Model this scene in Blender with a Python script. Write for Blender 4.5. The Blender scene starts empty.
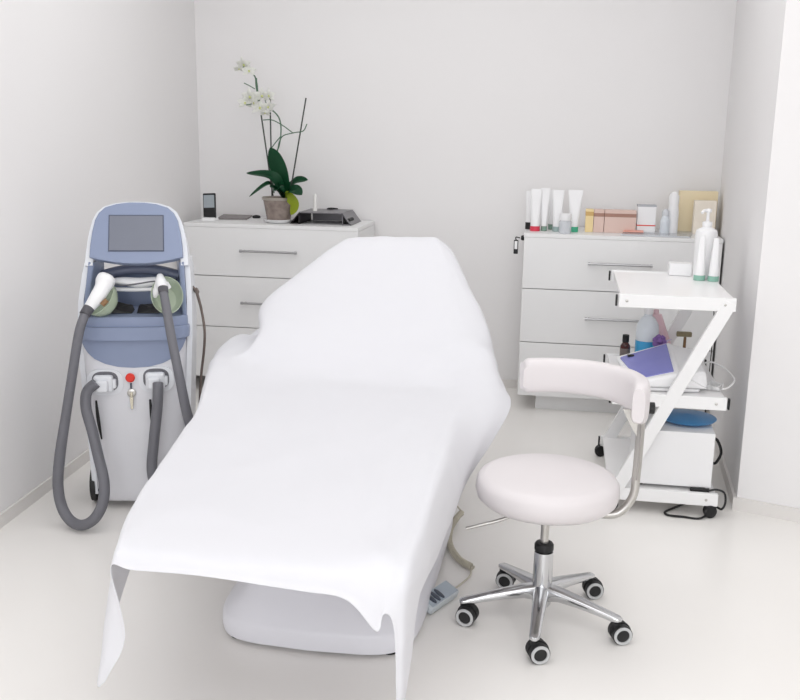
import bpy, bmesh, math, random
from mathutils import Vector, Matrix, noise
random.seed(7)
S = bpy.context.scene
COL = S.collection
PI = math.pi

# ---------------------------------------------------------------- camera frame
F, PITCH, YAW, ROLL, CH = 950.0, math.radians(12.9), math.radians(9.7), math.radians(0.84), 1.5
fwd = Vector((-math.sin(YAW)*math.cos(PITCH), math.cos(YAW)*math.cos(PITCH), -math.sin(PITCH)))
r0 = Vector((math.cos(YAW), math.sin(YAW), 0)); u0 = r0.cross(fwd)
RC = math.cos(ROLL)*r0 + math.sin(ROLL)*u0
UC = -math.sin(ROLL)*r0 + math.cos(ROLL)*u0
CAM = Vector((0, 0, CH))
def ray(x, y): return RC*((x-400)/F) + UC*((350-y)/F) + fwd
def at(x, y, Y):
    d = ray(x, y); return CAM + d*(Y/d.y)
def atz(x, y, z):
    d = ray(x, y); return CAM + d*((z-CH)/d.z)

# ---------------------------------------------------------------- materials
def lin(c):
    def f(v):
        v /= 255.0
        return v/12.92 if v <= .04045 else ((v+.055)/1.055)**2.4
    return (f(c[0]), f(c[1]), f(c[2]), 1)
def mat(name, rgb, rough=.5, metal=0, spec=.5, bump=None, var=None, trans=0, alpha=1, coat=0, ior=1.45, sheen=0):
    m = bpy.data.materials.new(name); m.use_nodes = True
    nt = m.node_tree; b = nt.nodes['Principled BSDF']
    b.inputs['Base Color'].default_value = lin(rgb)
    b.inputs['Roughness'].default_value = rough
    b.inputs['Metallic'].default_value = metal
    b.inputs['Specular IOR Level'].default_value = spec
    b.inputs['Transmission Weight'].default_value = trans
    b.inputs['Alpha'].default_value = alpha
    b.inputs['Coat Weight'].default_value = coat
    b.inputs['Coat Roughness'].default_value = .08
    b.inputs['IOR'].default_value = ior
    b.inputs['Sheen Weight'].default_value = sheen
    tc = nt.nodes.new('ShaderNodeTexCoord')
    if var:
        n = nt.nodes.new('ShaderNodeTexNoise'); n.inputs['Scale'].default_value = var[0]
        n.inputs['Detail'].default_value = 5
        nt.links.new(tc.outputs['Object'], n.inputs['Vector'])
        mx = nt.nodes.new('ShaderNodeMix'); mx.data_type = 'RGBA'
        mx.inputs[6].default_value = lin(rgb); mx.inputs[7].default_value = lin(var[1])
        nt.links.new(n.outputs['Fac'], mx.inputs[0]); nt.links.new(mx.outputs[2], b.inputs['Base Color'])
    if bump:
        n = nt.nodes.new('ShaderNodeTexNoise'); n.inputs['Scale'].default_value = bump[0]
        n.inputs['Detail'].default_value = 4
        nt.links.new(tc.outputs['Object'], n.inputs['Vector'])
        bp = nt.nodes.new('ShaderNodeBump'); bp.inputs['Strength'].default_value = bump[1]
        bp.inputs['Distance'].default_value = bump[2] if len(bump) > 2 else .002
        nt.links.new(n.outputs['Fac'], bp.inputs['Height']); nt.links.new(bp.outputs['Normal'], b.inputs['Normal'])
    return m
M = {}
M['wall'] = mat('wall_paint', (236,235,235), .75, spec=.25, bump=(60,.08), var=(1.3,(234,232,232)))
M['ceil'] = mat('ceiling_paint', (246,246,246), .8)
M['floor'] = mat('floor_epoxy', (242,240,237), .22, spec=.45, bump=(5,.015,.004), var=(2.2,(239,236,232)))
M['base'] = mat('skirting_white', (226,223,220), .5)
M['cab'] = mat('cabinet_laminate', (236,236,236), .35, spec=.4, var=(3,(234,234,234)))
M['foot_grey'] = mat('grey_foot_plastic', (120,118,116), .8)  # plain mid grey for the small feet of the white appliance
M['steel'] = mat('brushed_steel', (178,178,180), .3, metal=1, bump=(200,.05))
M['chrome'] = mat('polished_aluminium', (205,206,208), .13, metal=1, bump=(30,.02))
M['chrome_dull'] = mat('satin_metal', (190,188,184), .28, metal=1)
M['cloth'] = mat('nonwoven_sheet', (219,219,223), .85, spec=.15, bump=(420,.12,.001), sheen=.1)
M['leather'] = mat('white_leatherette', (221,216,217), .42, spec=.4, bump=(300,.08,.0006))
M['couch'] = mat('couch_shell_plastic', (226,226,232), .3, spec=.5, var=(4,(223,223,229)))
M['rubber'] = mat('black_rubber', (32,32,33), .55, var=(30,(40,40,41)))
M['grey_ring'] = mat('grey_wheel_ring', (196,197,198), .4)
M['shell'] = mat('laser_white_plastic', (226,228,232), .32, spec=.5, var=(3,(222,224,229)))
M['grey_pl'] = mat('laser_grey_plastic', (222,222,226), .35, var=(4,(217,217,222)))
M['blue'] = mat('laser_blue_plastic', (139,150,176), .35, spec=.45, var=(5,(135,146,172)))
M['blue_dk'] = mat('laser_slate_plastic', (98,104,124), .4, var=(5,(94,100,120)))
M['screen'] = mat('screen_glass', (122,126,138), .25, spec=.4, var=(2,(116,120,132)))
M['bezel'] = mat('screen_bezel', (78,84,104), .4)
M['hose'] = mat('hose_grey', (112,112,118), .5, bump=(90,.1), var=(12,(106,106,112)))
M['ferrule'] = mat('ferrule_grey', (88,87,92), .5, var=(20,(82,81,86)))
M['black'] = mat('black_plastic', (22,22,24), .5, var=(20,(28,28,30)))
M['greenpl'] = mat('green_clear_plastic', (228,240,214), .2, alpha=.45, spec=.5, var=(9,(220,233,205)))
M['white_pl'] = mat('white_plastic', (240,240,241), .35, spec=.45, var=(6,(237,237,238)))
M['red'] = mat('red_plastic', (226,58,44), .35, var=(9,(220,52,40)))
M['brass'] = mat('nickel_key', (190,184,168), .25, metal=1)
M['brown'] = mat('rusty_detail', (120,84,60), .5, var=(60,(150,120,80)))
M['cable_gr'] = mat('taupe_cable', (124,112,106), .5, var=(20,(116,104,98)))
M['trolley'] = mat('trolley_powder_coat', (243,243,243), .35, spec=.4, var=(5,(241,241,241)))
M['shelf'] = mat('trolley_shelf_gloss', (246,245,245), .28, spec=.35, var=(3,(242,241,241)))
M['purple'] = mat('purple_acrylic', (138,140,200), .18, spec=.5, var=(11,(122,124,190)))
M['purple_dk'] = mat('purple_handle', (112,114,178), .25)
M['bluecap'] = mat('blue_plastic', (62,134,192), .3, var=(8,(78,148,202)))
M['bluerim'] = mat('pale_blue_plastic', (150,190,214), .3)
M['bluefluid'] = mat('blue_liquid', (70,166,220), .15, spec=.5, var=(8,(84,176,226)))
M['clearpl'] = mat('frosted_bottle', (236,242,248), .3, alpha=.75, var=(6,(232,239,246)))
M['amber'] = mat('amber_glass', (62,34,32), .15, spec=.6, var=(16,(84,40,36)))
M['paper_lbl'] = mat('dark_label', (70,60,60), .6, var=(60,(140,130,126)))
M['pink'] = mat('pink_plastic', (232,200,206), .45, var=(8,(226,190,198)))
M['violet'] = mat('violet_fabric', (112,78,146), .6, var=(30,(140,110,170)))
M['lav'] = mat('pale_lavender', (222,214,232), .5, var=(30,(190,170,208)))
M['olive'] = mat('olive_brush', (160,150,120), .7, var=(40,(110,98,76)))
M['pinkbox'] = mat('pink_carton', (222,196,186), .6, var=(4,(216,190,180)))
M['brownband'] = mat('brown_band', (168,130,116), .6, var=(8,(160,122,108)))
M['yellow'] = mat('yellow_carton', (240,218,168), .6, var=(5,(234,210,156)))
M['ochre'] = mat('ochre_band', (206,170,110), .6)
M['cream'] = mat('cream_carton', (238,224,192), .65, var=(6,(232,216,180)))
M['cream_l'] = mat('pale_cream_carton', (242,234,222), .65, var=(6,(238,228,212)))
M['coral'] = mat('coral_print', (224,150,134), .5, var=(20,(230,176,162)))
M['teal'] = mat('sage_green_cap', (146,190,174), .35, var=(8,(138,182,166)))
M['green'] = mat('bright_green_cap', (70,178,140), .35)
M['dkgreen'] = mat('grey_green_cap', (128,156,142), .4)
M['greycap'] = mat('blue_grey_cap', (160,180,178), .4)
M['redcap'] = mat('crimson_cap', (214,60,84), .35)
M['glass'] = mat('pale_glass', (226,230,236), .1, alpha=.55, spec=.6)
M['greyprint'] = mat('grey_print', (176,178,184), .6)
M['leaf'] = mat('orchid_leaf', (18,74,46), .35, spec=.5, var=(8,(26,92,56)))
M['leafy'] = mat('yellowing_leaf', (150,172,44), .4, var=(9,(184,196,60)))
M['stem'] = mat('orchid_stem', (70,104,84), .5, var=(30,(86,112,90)))
M['stake'] = mat('plant_stake', (58,72,66), .5, var=(30,(74,70,66)))
M['petal'] = mat('white_petal', (251,251,248), .5, var=(20,(248,249,242)))
M['pollen'] = mat('petal_centre', (208,214,150), .5)
M['pot'] = mat('clear_brown_pot', (104,90,84), .25, spec=.5, var=(34,(170,156,148)), bump=(30,.3,.004))
M['potrim'] = mat('pot_rim', (176,168,158), .3, alpha=.85)
M['soil'] = mat('bark_mix', (84,52,40), .9, bump=(40,.8,.01), var=(40,(120,78,56)))
M['graph'] = mat('graphite_metal', (126,124,128), .35, metal=.6, spec=.5, bump=(120,.05))
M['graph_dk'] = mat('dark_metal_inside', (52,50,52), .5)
M['phone_scr'] = mat('phone_screen', (164,172,178), .2, spec=.5, var=(10,(150,158,164)))
M['wax'] = mat('white_wax', (240,238,236), .5)
M['folder'] = mat('grey_folder', (136,130,130), .5, var=(8,(126,120,120)))
M['remote'] = mat('remote_grey_plastic', (206,212,216), .4, var=(8,(200,206,210)))
M['remote_f'] = mat('remote_face', (168,178,188), .4)
M['button'] = mat('remote_button', (74,80,92), .45)
M['cord'] = mat('beige_cord', (196,190,174), .45, var=(20,(188,182,166)))
M['wirewhite'] = mat('white_cable', (226,226,226), .4)
M['winglass'] = mat('window_glass', (235,240,245), .02, alpha=.15, spec=.5)

# ---------------------------------------------------------------- object helpers
def wmat(o):
    m = o.matrix_basis.copy(); p = o.parent
    while p: m = p.matrix_basis @ m; p = p.parent
    return m
def obj(name, bm, material, parent=None, smooth=40, mods=None):
    """bm is in world coordinates; becomes one mesh object"""
    bmesh.ops.recalc_face_normals(bm, faces=bm.faces)
    loc = None
    if parent is None:
        xs = [v.co for v in bm.verts]
        lo = Vector([min(v[i] for v in xs) for i in range(3)]); hi = Vector([max(v[i] for v in xs) for i in range(3)])
        loc = Vector(((lo.x+hi.x)/2, (lo.y+hi.y)/2, lo.z))
        bm.transform(Matrix.Translation(-loc))
    else:
        bm.transform(wmat(parent).inverted())
    me = bpy.data.meshes.new(name); bm.to_mesh(me); bm.free()
    for m in (material if isinstance(material, (list, tuple)) else [material]): me.materials.append(M[m] if isinstance(m, str) else m)
    if smooth:
        for p in me.polygons: p.use_smooth = True
        me.set_sharp_from_angle(angle=math.radians(smooth))
    o = bpy.data.objects.new(name, me); COL.objects.link(o)
    if smooth:
        wn = o.modifiers.new('weighted_normals', 'WEIGHTED_NORMAL'); wn.keep_sharp = True; wn.weight = 80
    if parent: o.parent = parent
    else: o.location = loc
    return o
def thing(name, loc, label, cat, group=None, rz=0):
    o = bpy.data.objects.new(name, None); COL.objects.link(o); o.empty_display_size = .05
    o.location = loc; o.rotation_euler = (0, 0, rz)
    return tag(o, label, cat, group)
def tag(o, label, cat, group=None):
    o['label'] = label; o['category'] = cat
    if group: o['group'] = group
    return o
def struct(name, bm, m, smooth=0):
    o = obj(name, bm, m, None, smooth); o['kind'] = 'structure'; return o

# ---------------------------------------------------------------- shape helpers
def NB(): return bmesh.new()
def merge(bm, other, mtx=None, mi=None):
    me = bpy.data.meshes.new('t'); other.to_mesh(me); other.free()
    n = len(bm.faces); 
    if mtx is not None: me.transform(mtx)
    bm.from_mesh(me); bpy.data.meshes.remove(me)
    if mi is not None:
        bm.faces.ensure_lookup_table()
        for f in bm.faces[n:]: f.material_index = mi
    return bm
def box(bm, x0, x1, y0, y1, z0, z1, bev=0, seg=2, mtx=None, mi=None):
    b = NB(); bmesh.ops.create_cube(b, size=1)
    for v in b.verts:
        v.co = Vector(((x0+x1)/2+v.co.x*(x1-x0), (y0+y1)/2+v.co.y*(y1-y0), (z0+z1)/2+v.co.z*(z1-z0)))
    if bev: bmesh.ops.bevel(b, geom=b.edges[:], offset=bev, segments=seg, profile=.5, affect='EDGES')
    return merge(bm, b, mtx, mi)
def hexa(bm, p, bev=0, seg=2, mi=None):
    """p: 4 bottom points, 4 top points in the same order"""
    b = NB(); v = [b.verts.new(Vector(q)) for q in p]
    for f in ((3,2,1,0),(4,5,6,7),(0,1,5,4),(1,2,6,5),(2,3,7,6),(3,0,4,7)): b.faces.new([v[i] for i in f])
    bmesh.ops.recalc_face_normals(b, faces=b.faces)
    if bev: bmesh.ops.bevel(b, geom=b.edges[:], offset=bev, segments=seg, profile=.5, affect='EDGES')
    return merge(bm, b, None, mi)
def prism(bm, pts, d, mtx=None, bev=0, seg=2, mi=None):
    """polygon in (x,z), extruded along y from d[0] to d[1]"""
    b = NB()
    a = [b.verts.new((x, d[0], z)) for x, z in pts]; c = [b.verts.new((x, d[1], z)) for x, z in pts]
    n = len(pts); b.faces.new(a); b.faces.new(c[::-1])
    for i in range(n): b.faces.new((a[i], c[i], c[(i+1) % n], a[(i+1) % n]))
    bmesh.ops.recalc_face_normals(b, faces=b.faces)
    if bev:
        es = [e for e in b.edges if (e.verts[0] in a and e.verts[1] in a) or (e.verts[0] in c and e.verts[1] in c)]
        bmesh.ops.bevel(b, geom=es, offset=bev, segments=seg, profile=.5, affect='EDGES')
    return merge(bm, b, mtx, mi)
def ring_prism(bm, outer, inner, d, mtx=None):
    b = NB(); n = len(outer)
    L = [[b.verts.new((x, y, z)) for x, z in P] for P in (outer, inner) for y in d]
    of, ob, nf, nb = L
    for i in range(n-1):
        j = i+1
        b.faces.new((of[i], of[j], nf[j], nf[i])); b.faces.new((ob[j], ob[i], nb[i], nb[j]))
        b.faces.new((of[j], of[i], ob[i], ob[j])); b.faces.new((nf[i], nf[j], nb[j], nb[i]))
    b.faces.new((of[0], nf[0], nb[0], ob[0])); b.faces.new((nf[-1], of[-1], ob[-1], nb[-1]))
    bmesh.ops.recalc_face_normals(b, faces=b.faces)
    return merge(bm, b, mtx)
def lathe(bm, prof, c=(0,0,0), seg=32, mtx=None, mi=None, sx=1, sy=1, ring=False):
    b = NB(); rings = []
    for r, z in prof:
        if r < 1e-6: rings.append([b.verts.new((0, 0, z))])
        else: rings.append([b.verts.new((r*sx*math.cos(2*PI*k/seg), r*sy*math.sin(2*PI*k/seg), z)) for k in range(seg)])
    for A, B in zip(rings, rings[1:]+(rings[:1] if ring else [])):
        for k in range(seg):
            j = (k+1) % seg
            if len(A) == 1 and len(B) == 1: continue
            if len(A) == 1: b.faces.new((A[0], B[j], B[k]))
            elif len(B) == 1: b.faces.new((A[k], A[j], B[0]))
            else: b.faces.new((A[k], A[j], B[j], B[k]))
    if len(rings[0]) > 1 and not ring: b.faces.new(rings[0][::-1])
    if len(rings[-1]) > 1 and not ring: b.faces.new(rings[-1])
    bmesh.ops.recalc_face_normals(b, faces=b.faces)
    T = Matrix.Translation(c) @ (mtx if mtx is not None else Matrix())
    return merge(bm, b, T, mi)
def cr(P, n):
    """Catmull-Rom through points (tuples of any length)"""
    P = [Vector(p) if not isinstance(p, Vector) else p for p in P]
    Q = [P[0]*2-P[1]] + P + [P[-1]*2-P[-2]]
    out = []
    for i in range(len(P)-1):
        a, b, c, d = Q[i:i+4]
        for k in range(n):
            t = k/n
            out.append(.5*((2*b)+(c-a)*t+(2*a-5*b+4*c-d)*t*t+(3*b-a-3*c+d)*t*t*t))
    out.append(P[-1]); return out
def tube(bm, P, r, seg=12, smooth=8, mtx=None, mi=None, cap=True, flat=1.0):
    """r: radius or list of radii at control points"""
    P = [Vector(p) for p in P]
    R = list(r) if isinstance(r, (list, tuple)) else [r]*len(P)
    if smooth and len(P) > 2:
        Q = cr([Vector((p.x, p.y, p.z, q)) for p, q in zip(P, R)], smooth)
        P = [Vector(q[:3]) for q in Q]; R = [q[3] for q in Q]
    b = NB(); rings = []; prev = None
    for i, p in enumerate(P):
        t = (P[min(i+1, len(P)-1)]-P[max(i-1, 0)]).normalized()
        if prev is None:
            u = Vector((0, 0, 1)).cross(t)
            if u.length < .05: u = Vector((1, 0, 0)).cross(t)
            u.normalize()
        else: u = (prev - t*prev.dot(t)).normalized()
        prev = u; w = t.cross(u)
        rings.append([b.verts.new(p + R[i]*(math.cos(2*PI*k/seg)*u + flat*math.sin(2*PI*k/seg)*w)) for k in range(seg)])
    for A, B in zip(rings, rings[1:]):
        for k in range(seg): b.faces.new((A[k], A[(k+1) % seg], B[(k+1) % seg], B[k]))
    if cap: b.faces.new(rings[0][::-1]); b.faces.new(rings[-1])
    return merge(bm, b, mtx, mi)
def loft(bm, secs, mtx=None, mi=None, cap=True):
    """secs: list of equal-length closed loops of points"""
    b = NB(); rings = [[b.verts.new(Vector(p)) for p in s] for s in secs]; n = len(rings[0])
    for A, B in zip(rings, rings[1:]):
        for k in range(n): b.faces.new((A[k], A[(k+1) % n], B[(k+1) % n], B[k]))
    if cap: b.faces.new(rings[0][::-1]); b.faces.new(rings[-1])
    bmesh.ops.recalc_face_normals(b, faces=b.faces)
    return merge(bm, b, mtx, mi)
def sup(cx, cy, hx, hy, z, p=4, n=40, bow=0):
    """superellipse ring; bow pushes the front (-y) out"""
    out = []
    for k in range(n):
        a = 2*PI*k/n; c, s = math.cos(a), math.sin(a)
        x = hx*math.copysign(abs(c)**(2/p), c); y = hy*math.copysign(abs(s)**(2/p), s)
        if s < 0: y -= bow*(1-(x/hx)**2)*min(1, -s*1.5)
        out.append((cx+x, cy+y, z))
    return out
def slab(bm, p0, p1, wid, thick, up=Vector((0,1,0)), bev=.004):
    """a straight square-section bar"""
    p0, p1 = Vector(p0), Vector(p1); t = (p1-p0).normalized(); s = t.cross(up).normalized()
    q = []
    for p in (p0, p1): q += [p+s*wid/2*a+up*thick/2*b for a, b in ((-1,-1),(1,-1),(1,1),(-1,1))]
    return hexa(bm, q, bev)

# ---------------------------------------------------------------- the room
LX0, LX1 = (-2.055, 2.6), (-2.215, 5.62)          # left wall runs slightly outwards
def wallslab(x0, y0, x1, y1, z0, z1, th, side):
    b = NB(); a = Vector((x0, y0, 0)); c = Vector((x1, y1, 0)); n = Vector(((c-a).y, -(c-a).x, 0)).normalized()*side*th
    hexa(b, [(a.x,a.y,z0),(c.x,c.y,z0),(c.x+n.x,c.y+n.y,z0),(a.x+n.x,a.y+n.y,z0),
             (a.x,a.y,z1),(c.x,c.y,z1),(c.x+n.x,c.y+n.y,z1),(a.x+n.x,a.y+n.y,z1)])
    return b
def lx(y): return LX0[0]+(LX1[0]-LX0[0])*(y-LX0[1])/(LX1[1]-LX0[1])
BY = 5.60; CZ = 2.9
b = NB(); box(b, -2.6, 3.2, -2.6, 5.9, -.12, 0); struct('floor', b, 'floor')
b = NB(); box(b, -2.6, 3.2, -2.6, 5.9, CZ, CZ+.1); struct('ceiling', b, 'ceil')
struct('wall_left', wallslab(lx(-2.4), -2.4, lx(5.8), 5.8, 0, CZ, .15, -1), 'wall')
b = NB(); box(b, -2.5, 1.2, BY, BY+.15, 0, CZ); struct('wall_back', b, 'wall')
# right wall with its end: the face turns outwards towards the camera side
WR = [(.845, 5.62), (.757, 3.87)]; WE = (2.75, 3.17)
b = NB(); prof = [WR[0], WR[1], WE, (3.05, 3.3), (3.05, 5.75), (.845, 5.75)]
v0 = [b.verts.new((x, y, 0)) for x, y in prof]; v1 = [b.verts.new((x, y, CZ)) for x, y in prof]
b.faces.new(v0[::-1]); b.faces.new(v1)
for i in range(6): b.faces.new((v0[i], v0[(i+1) % 6], v1[(i+1) % 6], v1[i]))
struct('wall_right', b, 'wall')
b = NB(); box(b, 2.75, 2.9, -2.4, 3.3, 0, CZ); struct('wall_side', b, 'wall')
# wall behind the camera with a wide window
b = NB()
box(b, -2.4, -1.6, -2.4, -2.25, 0, CZ); box(b, 2.0, 2.75, -2.4, -2.25, 0, CZ)
box(b, -1.6, 2.0, -2.4, -2.25, 0, .7); box(b, -1.6, 2.0, -2.4, -2.25, 2.6, CZ)
struct('wall_front', b, 'wall')
b = NB()
for x0, x1, z0, z1 in ((-1.6,-1.54,.7,2.6),(1.94,2,.7,2.6),(.17,.23,.7,2.6),(-1.54,1.94,.7,.76),(-1.54,1.94,2.54,2.6)):
    box(b, x0, x1, -2.36, -2.3, z0, z1, .004)
struct('window_1', b, 'white_pl')
# skirtings
struct('baseboard_left', wallslab(lx(-2.2)+.001, -2.2, lx(5.59)+.001, 5.59, 0, .052, .012, 1), 'base')
b = NB(); box(b, -2.19, .85, BY-.012, BY-.0005, 0, .052); struct('baseboard_back', b, 'base')
struct('baseboard_right', wallslab(WR[1][0], WR[1][1]+.012, WR[0][0]-.001, 5.58, 0, .052, .012, -1), 'base')
struct('trim_1', wallslab(WR[1][0]-.012, WR[1][1]+.004, WE[0], WE[1], 0, .055, .012, 1), 'base')

# ---------------------------------------------------------------- chests of drawers
def chest(label, x0, x1, hx, lock=False):
    yf, yb, zt = 5.12, 5.575, .985
    r = thing('chest_of_drawers', ((x0+x1)/2, (yf+yb)/2, 0), label, 'chest of drawers')
    b = NB(); box(b, x0, x1, yf+.022, yb, .092, zt-.022, .001); obj('carcass', b, 'cab', r)
    b = NB(); box(b, x0-.001, x1+.001, yf-.001, yb, zt-.020, zt, .0015); obj('top_panel', b, 'cab', r)
    b = NB(); box(b, x0+.10, x1-.0, yf+.07, yb-.03, 0, .0905); obj('plinth', b, 'cab', r)
    zz = [.090, .3935, .6885, zt-.0185]
    for i in range(3):
        z0, z1 = zz[i]+.0022, zz[i+1]-.0022
        b = NB(); box(b, x0+.001, x1-.001, yf, yf+.020, z0, z1, .0015); d = obj('drawer', b, 'cab', r)
        hz = z0+(z1-z0)*.5 + (0.01 if i == 2 else 0)
        if i == 0: hz = z1-.13
        b = NB(); tube(b, [(hx-.16, yf-.028, hz), (hx+.16, yf-.028, hz)], .0065, 12)
        for s in (-.145, .145): tube(b, [(hx+s, yf-.028, hz), (hx+s, yf+.001, hz)], .005, 10)
        for s in (-.16, .16): lathe(b, [(.0085,-.006),(.0085,.006)], (hx+s, yf-.028, hz), 12, Matrix.Rotation(PI/2, 4, 'Y'))
        obj('handle', b, 'steel', d)
    if lock:
        b = NB(); lathe(b, [(.014,-.02),(.014,0),(.010,.006)], (x0-.012, yf+.05, .955), 16, Matrix.Rotation(-PI/2, 4, 'Y')); obj('lock', b, 'black', r)
    return r
chest('white chest of drawers under the potted orchid beside the laser machine', -2.130, -1.118, -1.627)
chest('white chest of drawers behind the trolley with boxes and tubes on top', -.212, .809, .296, True)
ZT = .985
# keys hanging from the lock
k = thing('key_ring', at(516, 254, 5.16), 'small black and white key tag hanging at the corner of right chest', 'keys')
kp = at(516, 245, 5.155)
b = NB(); box(b, kp.x-.012, kp.x+.012, kp.y-.004, kp.y+.004, kp.z-.048, kp.z+.028, .004); obj('tag_frame', b, 'black', k)
b = NB(); box(b, kp.x-.008, kp.x+.008, kp.y-.0055, kp.y+.0055, kp.z-.022, kp.z+.022, .002); obj('tag_insert', b, 'white_pl', k)
b = NB(); tube(b, [(kp.x, kp.y, kp.z+.025), (kp.x-.002, kp.y, kp.z+.042), (-.236, 5.165, .955)], .003, 8); obj('key', b, 'black', k)

# ---------------------------------------------------------------- things on the left chest
Z = ZT+.0005
ph = thing('phone', (-2.030, 5.27, Z), 'small black phone standing upright in a white dock', 'phone')
T = Matrix.Translation((-2.030, 5.27, Z+.012)) @ Matrix.Rotation(math.radians(-3), 4, 'Y') @ Matrix.Rotation(math.radians(-8), 4, 'X')
b = NB(); box(b, -.038, .038, -.008, .008, 0, .145, .005, mtx=T); obj('body', b, 'black', ph)
b = NB(); box(b, -.032, .032, -.0095, -.0078, .062, .134, .0006, mtx=T); obj('display', b, 'phone_scr', ph)
b = NB(); hexa(b, [(-2.072,5.235,Z),(-1.988,5.235,Z),(-1.988,5.31,Z),(-2.072,5.31,Z),(-2.066,5.245,Z+.018),(-1.994,5.245,Z+.018),(-1.994,5.305,Z+.022),(-2.066,5.305,Z+.022)], .004); obj('dock', b, 'white_pl', ph)
p = [atz(217,219.5,Z), atz(247,219.8,Z), atz(255,215,Z), atz(224,215.3,Z)]
b = NB(); hexa(b, [Vector(q) for q in p]+[Vector(q)+Vector((0,0,.010)) for q in p], .002)
tag(obj('notebook', b, 'folder'), 'flat grey notebook lying on the left chest beside the phone', 'notebook')
b = NB(); c = atz(256.5, 218, Z); lathe(b, [(.001,0),(.022,0),(.026,.006),(.022,.014),(.008,.018),(.001,.018)], c, 24, sy=.8)
tag(obj('plug', b, 'black'), 'small black round plug lying next to the orchid saucer', 'plug')
# orchid
OX, OY = -1.622, 5.29
b = NB(); lathe(b, [(.001,0),(.060,0),(.078,.004),(.092,.020),(.089,.021),(.074,.007),(.001,.006)], (OX, OY, Z), 40)
tag(obj('saucer', b, 'white_pl'), 'white round saucer under the orchid pot', 'saucer')
ZP = Z+.0075
orc = thing('potted_orchid', (OX, OY, ZP), 'white orchid with dark green leaves in a brown see-through pot', 'plant')
b = NB(); lathe(b, [(.001,0),(.064,0),(.066,.003),(.089,.131),(.085,.131),(.064,.006),(.001,.006)], (OX, OY, ZP), 40); obj('pot', b, 'pot', orc)
b = NB(); lathe(b, [(.0897,.122),(.094,.122),(.095,.135),(.092,.138),(.0885,.135)], (OX, OY, ZP), 40, ring=True); obj('rim', b, 'potrim', orc)
b = NB(); lathe(b, [(.0635,.0085),(.0795,.098),(.05,.112),(.02,.116),(.001,.116)], (OX, OY, ZP), 32)
for q in range(46):
    a = random.uniform(0, 2*PI); rr = random.uniform(0, .062)
    box(b, -.012, .012, -.007, .007, -.004, .006, .002, 1, Matrix.Translation((OX+rr*math.cos(a), OY+rr*math.sin(a), ZP+.116)) @ Matrix.Rotation(random.uniform(0,3), 4, 'Z') @ Matrix.Rotation(random.uniform(-.5,.5), 4, 'X'))
obj('bark', b, 'soil', orc)
def leaf(path, w, m='leaf', fold=.25, up=None):
    P = cr([Vector(p) for p in path], 8); n = len(P); b = NB(); rows = []
    for i, p in enumerate(P):
        t = i/(n-1); d = (P[min(i+1,n-1)]-P[max(i-1,0)]).normalized()
        s = d.cross(Vector(up or (0,0,1)))
        if s.length < .05: s = Vector((1,0,0))
        s.normalize(); nn = s.cross(d).normalized()
        ww = w*math.sin(PI*(.10+.78*t))**.7*(1 if t < .8 else max(.03, math.sqrt(max(0, 1-((t-.8)/.2)**2))))
        rows.append([p+s*ww*u+nn*ww*fold*abs(u) for u in (-1,-.66,-.33,0,.33,.66,1)])
    vs = [[b.verts.new(q) for q in r] for r in rows]
    for A, B in zip(vs, vs[1:]):
        for k in range(6): b.faces.new((A[k], A[k+1], B[k+1], B[k]))
    bmesh.ops.solidify(b, geom=b.faces[:], thickness=.0025)
    return obj('leaf', b, m, orc, 60)
C0 = Vector((OX+.045, OY, ZP+.13))
Y0 = OY
leaf([C0, at(281,182,Y0-.02), at(277,166,Y0-.03), at(270,147.5,Y0-.02)], .056, up=(.25,1,0), fold=.10)
leaf([C0, at(281,188,Y0-.05), at(271,176,Y0-.08), at(246,173,Y0-.05)], .036, up=(0,-.55,.8))
leaf([C0, at(276,190,Y0-.06), at(268,184,Y0-.1), at(249,197,Y0-.12)], .028, up=(-.3,-.5,.8))
leaf([C0, at(290,188,Y0), at(297,181,Y0-.02), at(308,180,Y0-.02)], .034, up=(0,-.6,.8))
leaf([C0, at(287,193,Y0-.06), at(294,190,Y0-.10), at(302,195,Y0-.12)], .040, up=(0,-.6,.8))
leaf([C0, at(282,192,Y0-.05), at(279,188,Y0-.09), at(282,184,Y0-.12)], .030, up=(0,-.7,.6))
leaf([C0+Vector((0,-.02,0)), at(287,196,Y0-.10), at(294,204,Y0-.115), at(291,215,Y0-.105)], .030, 'leafy', up=(.2,1,.0), fold=.2)
for p, q in (((273,196),(261,114)), ((272,196),(270,98)), ((290,194),(306,98))):
    b = NB(); tube(b, [at(*p, Y0), at(*q, Y0+.03)], .0042, 8); obj('stake', b, 'stake', orc)
def stem(pts, r=.004, m='stem'):
    b = NB(); tube(b, [at(x, y, Y0+dy) for x, y, dy in pts], r, 8, 8); obj('stem', b, m, orc)
stem([(274,193,0),(272,165,0),(279,146,0),(281,130,0),(279,118,0),(272,110,.0),(262,104,0),(258,96,0),(257,84,0),(254,75,0),(248,70,0),(243,67,0)])
stem([(276,190,0),(277,158,.01),(281,138,0),(293,133,0),(303,131,0),(307,124,0)], .003)
stem([(263,120,0),(272,120,0),(282,125,0),(293,133,0)], .0028)
stem([(270,150,0),(276,142,0),(281,136,0)], .003)
stem([(244,83,0),(250,86,0),(255,89,0)], .0025); stem([(246,105,0),(252,104,0),(256,103,0)], .0028)
stem([(256,78,0),(256.5,86,0),(257.5,92,0)], .0062); stem([(258,95,0),(259,101,0)], .0055)
stem([(265,100,0),(268,108,0),(271,104,0)], .0025)
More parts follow.
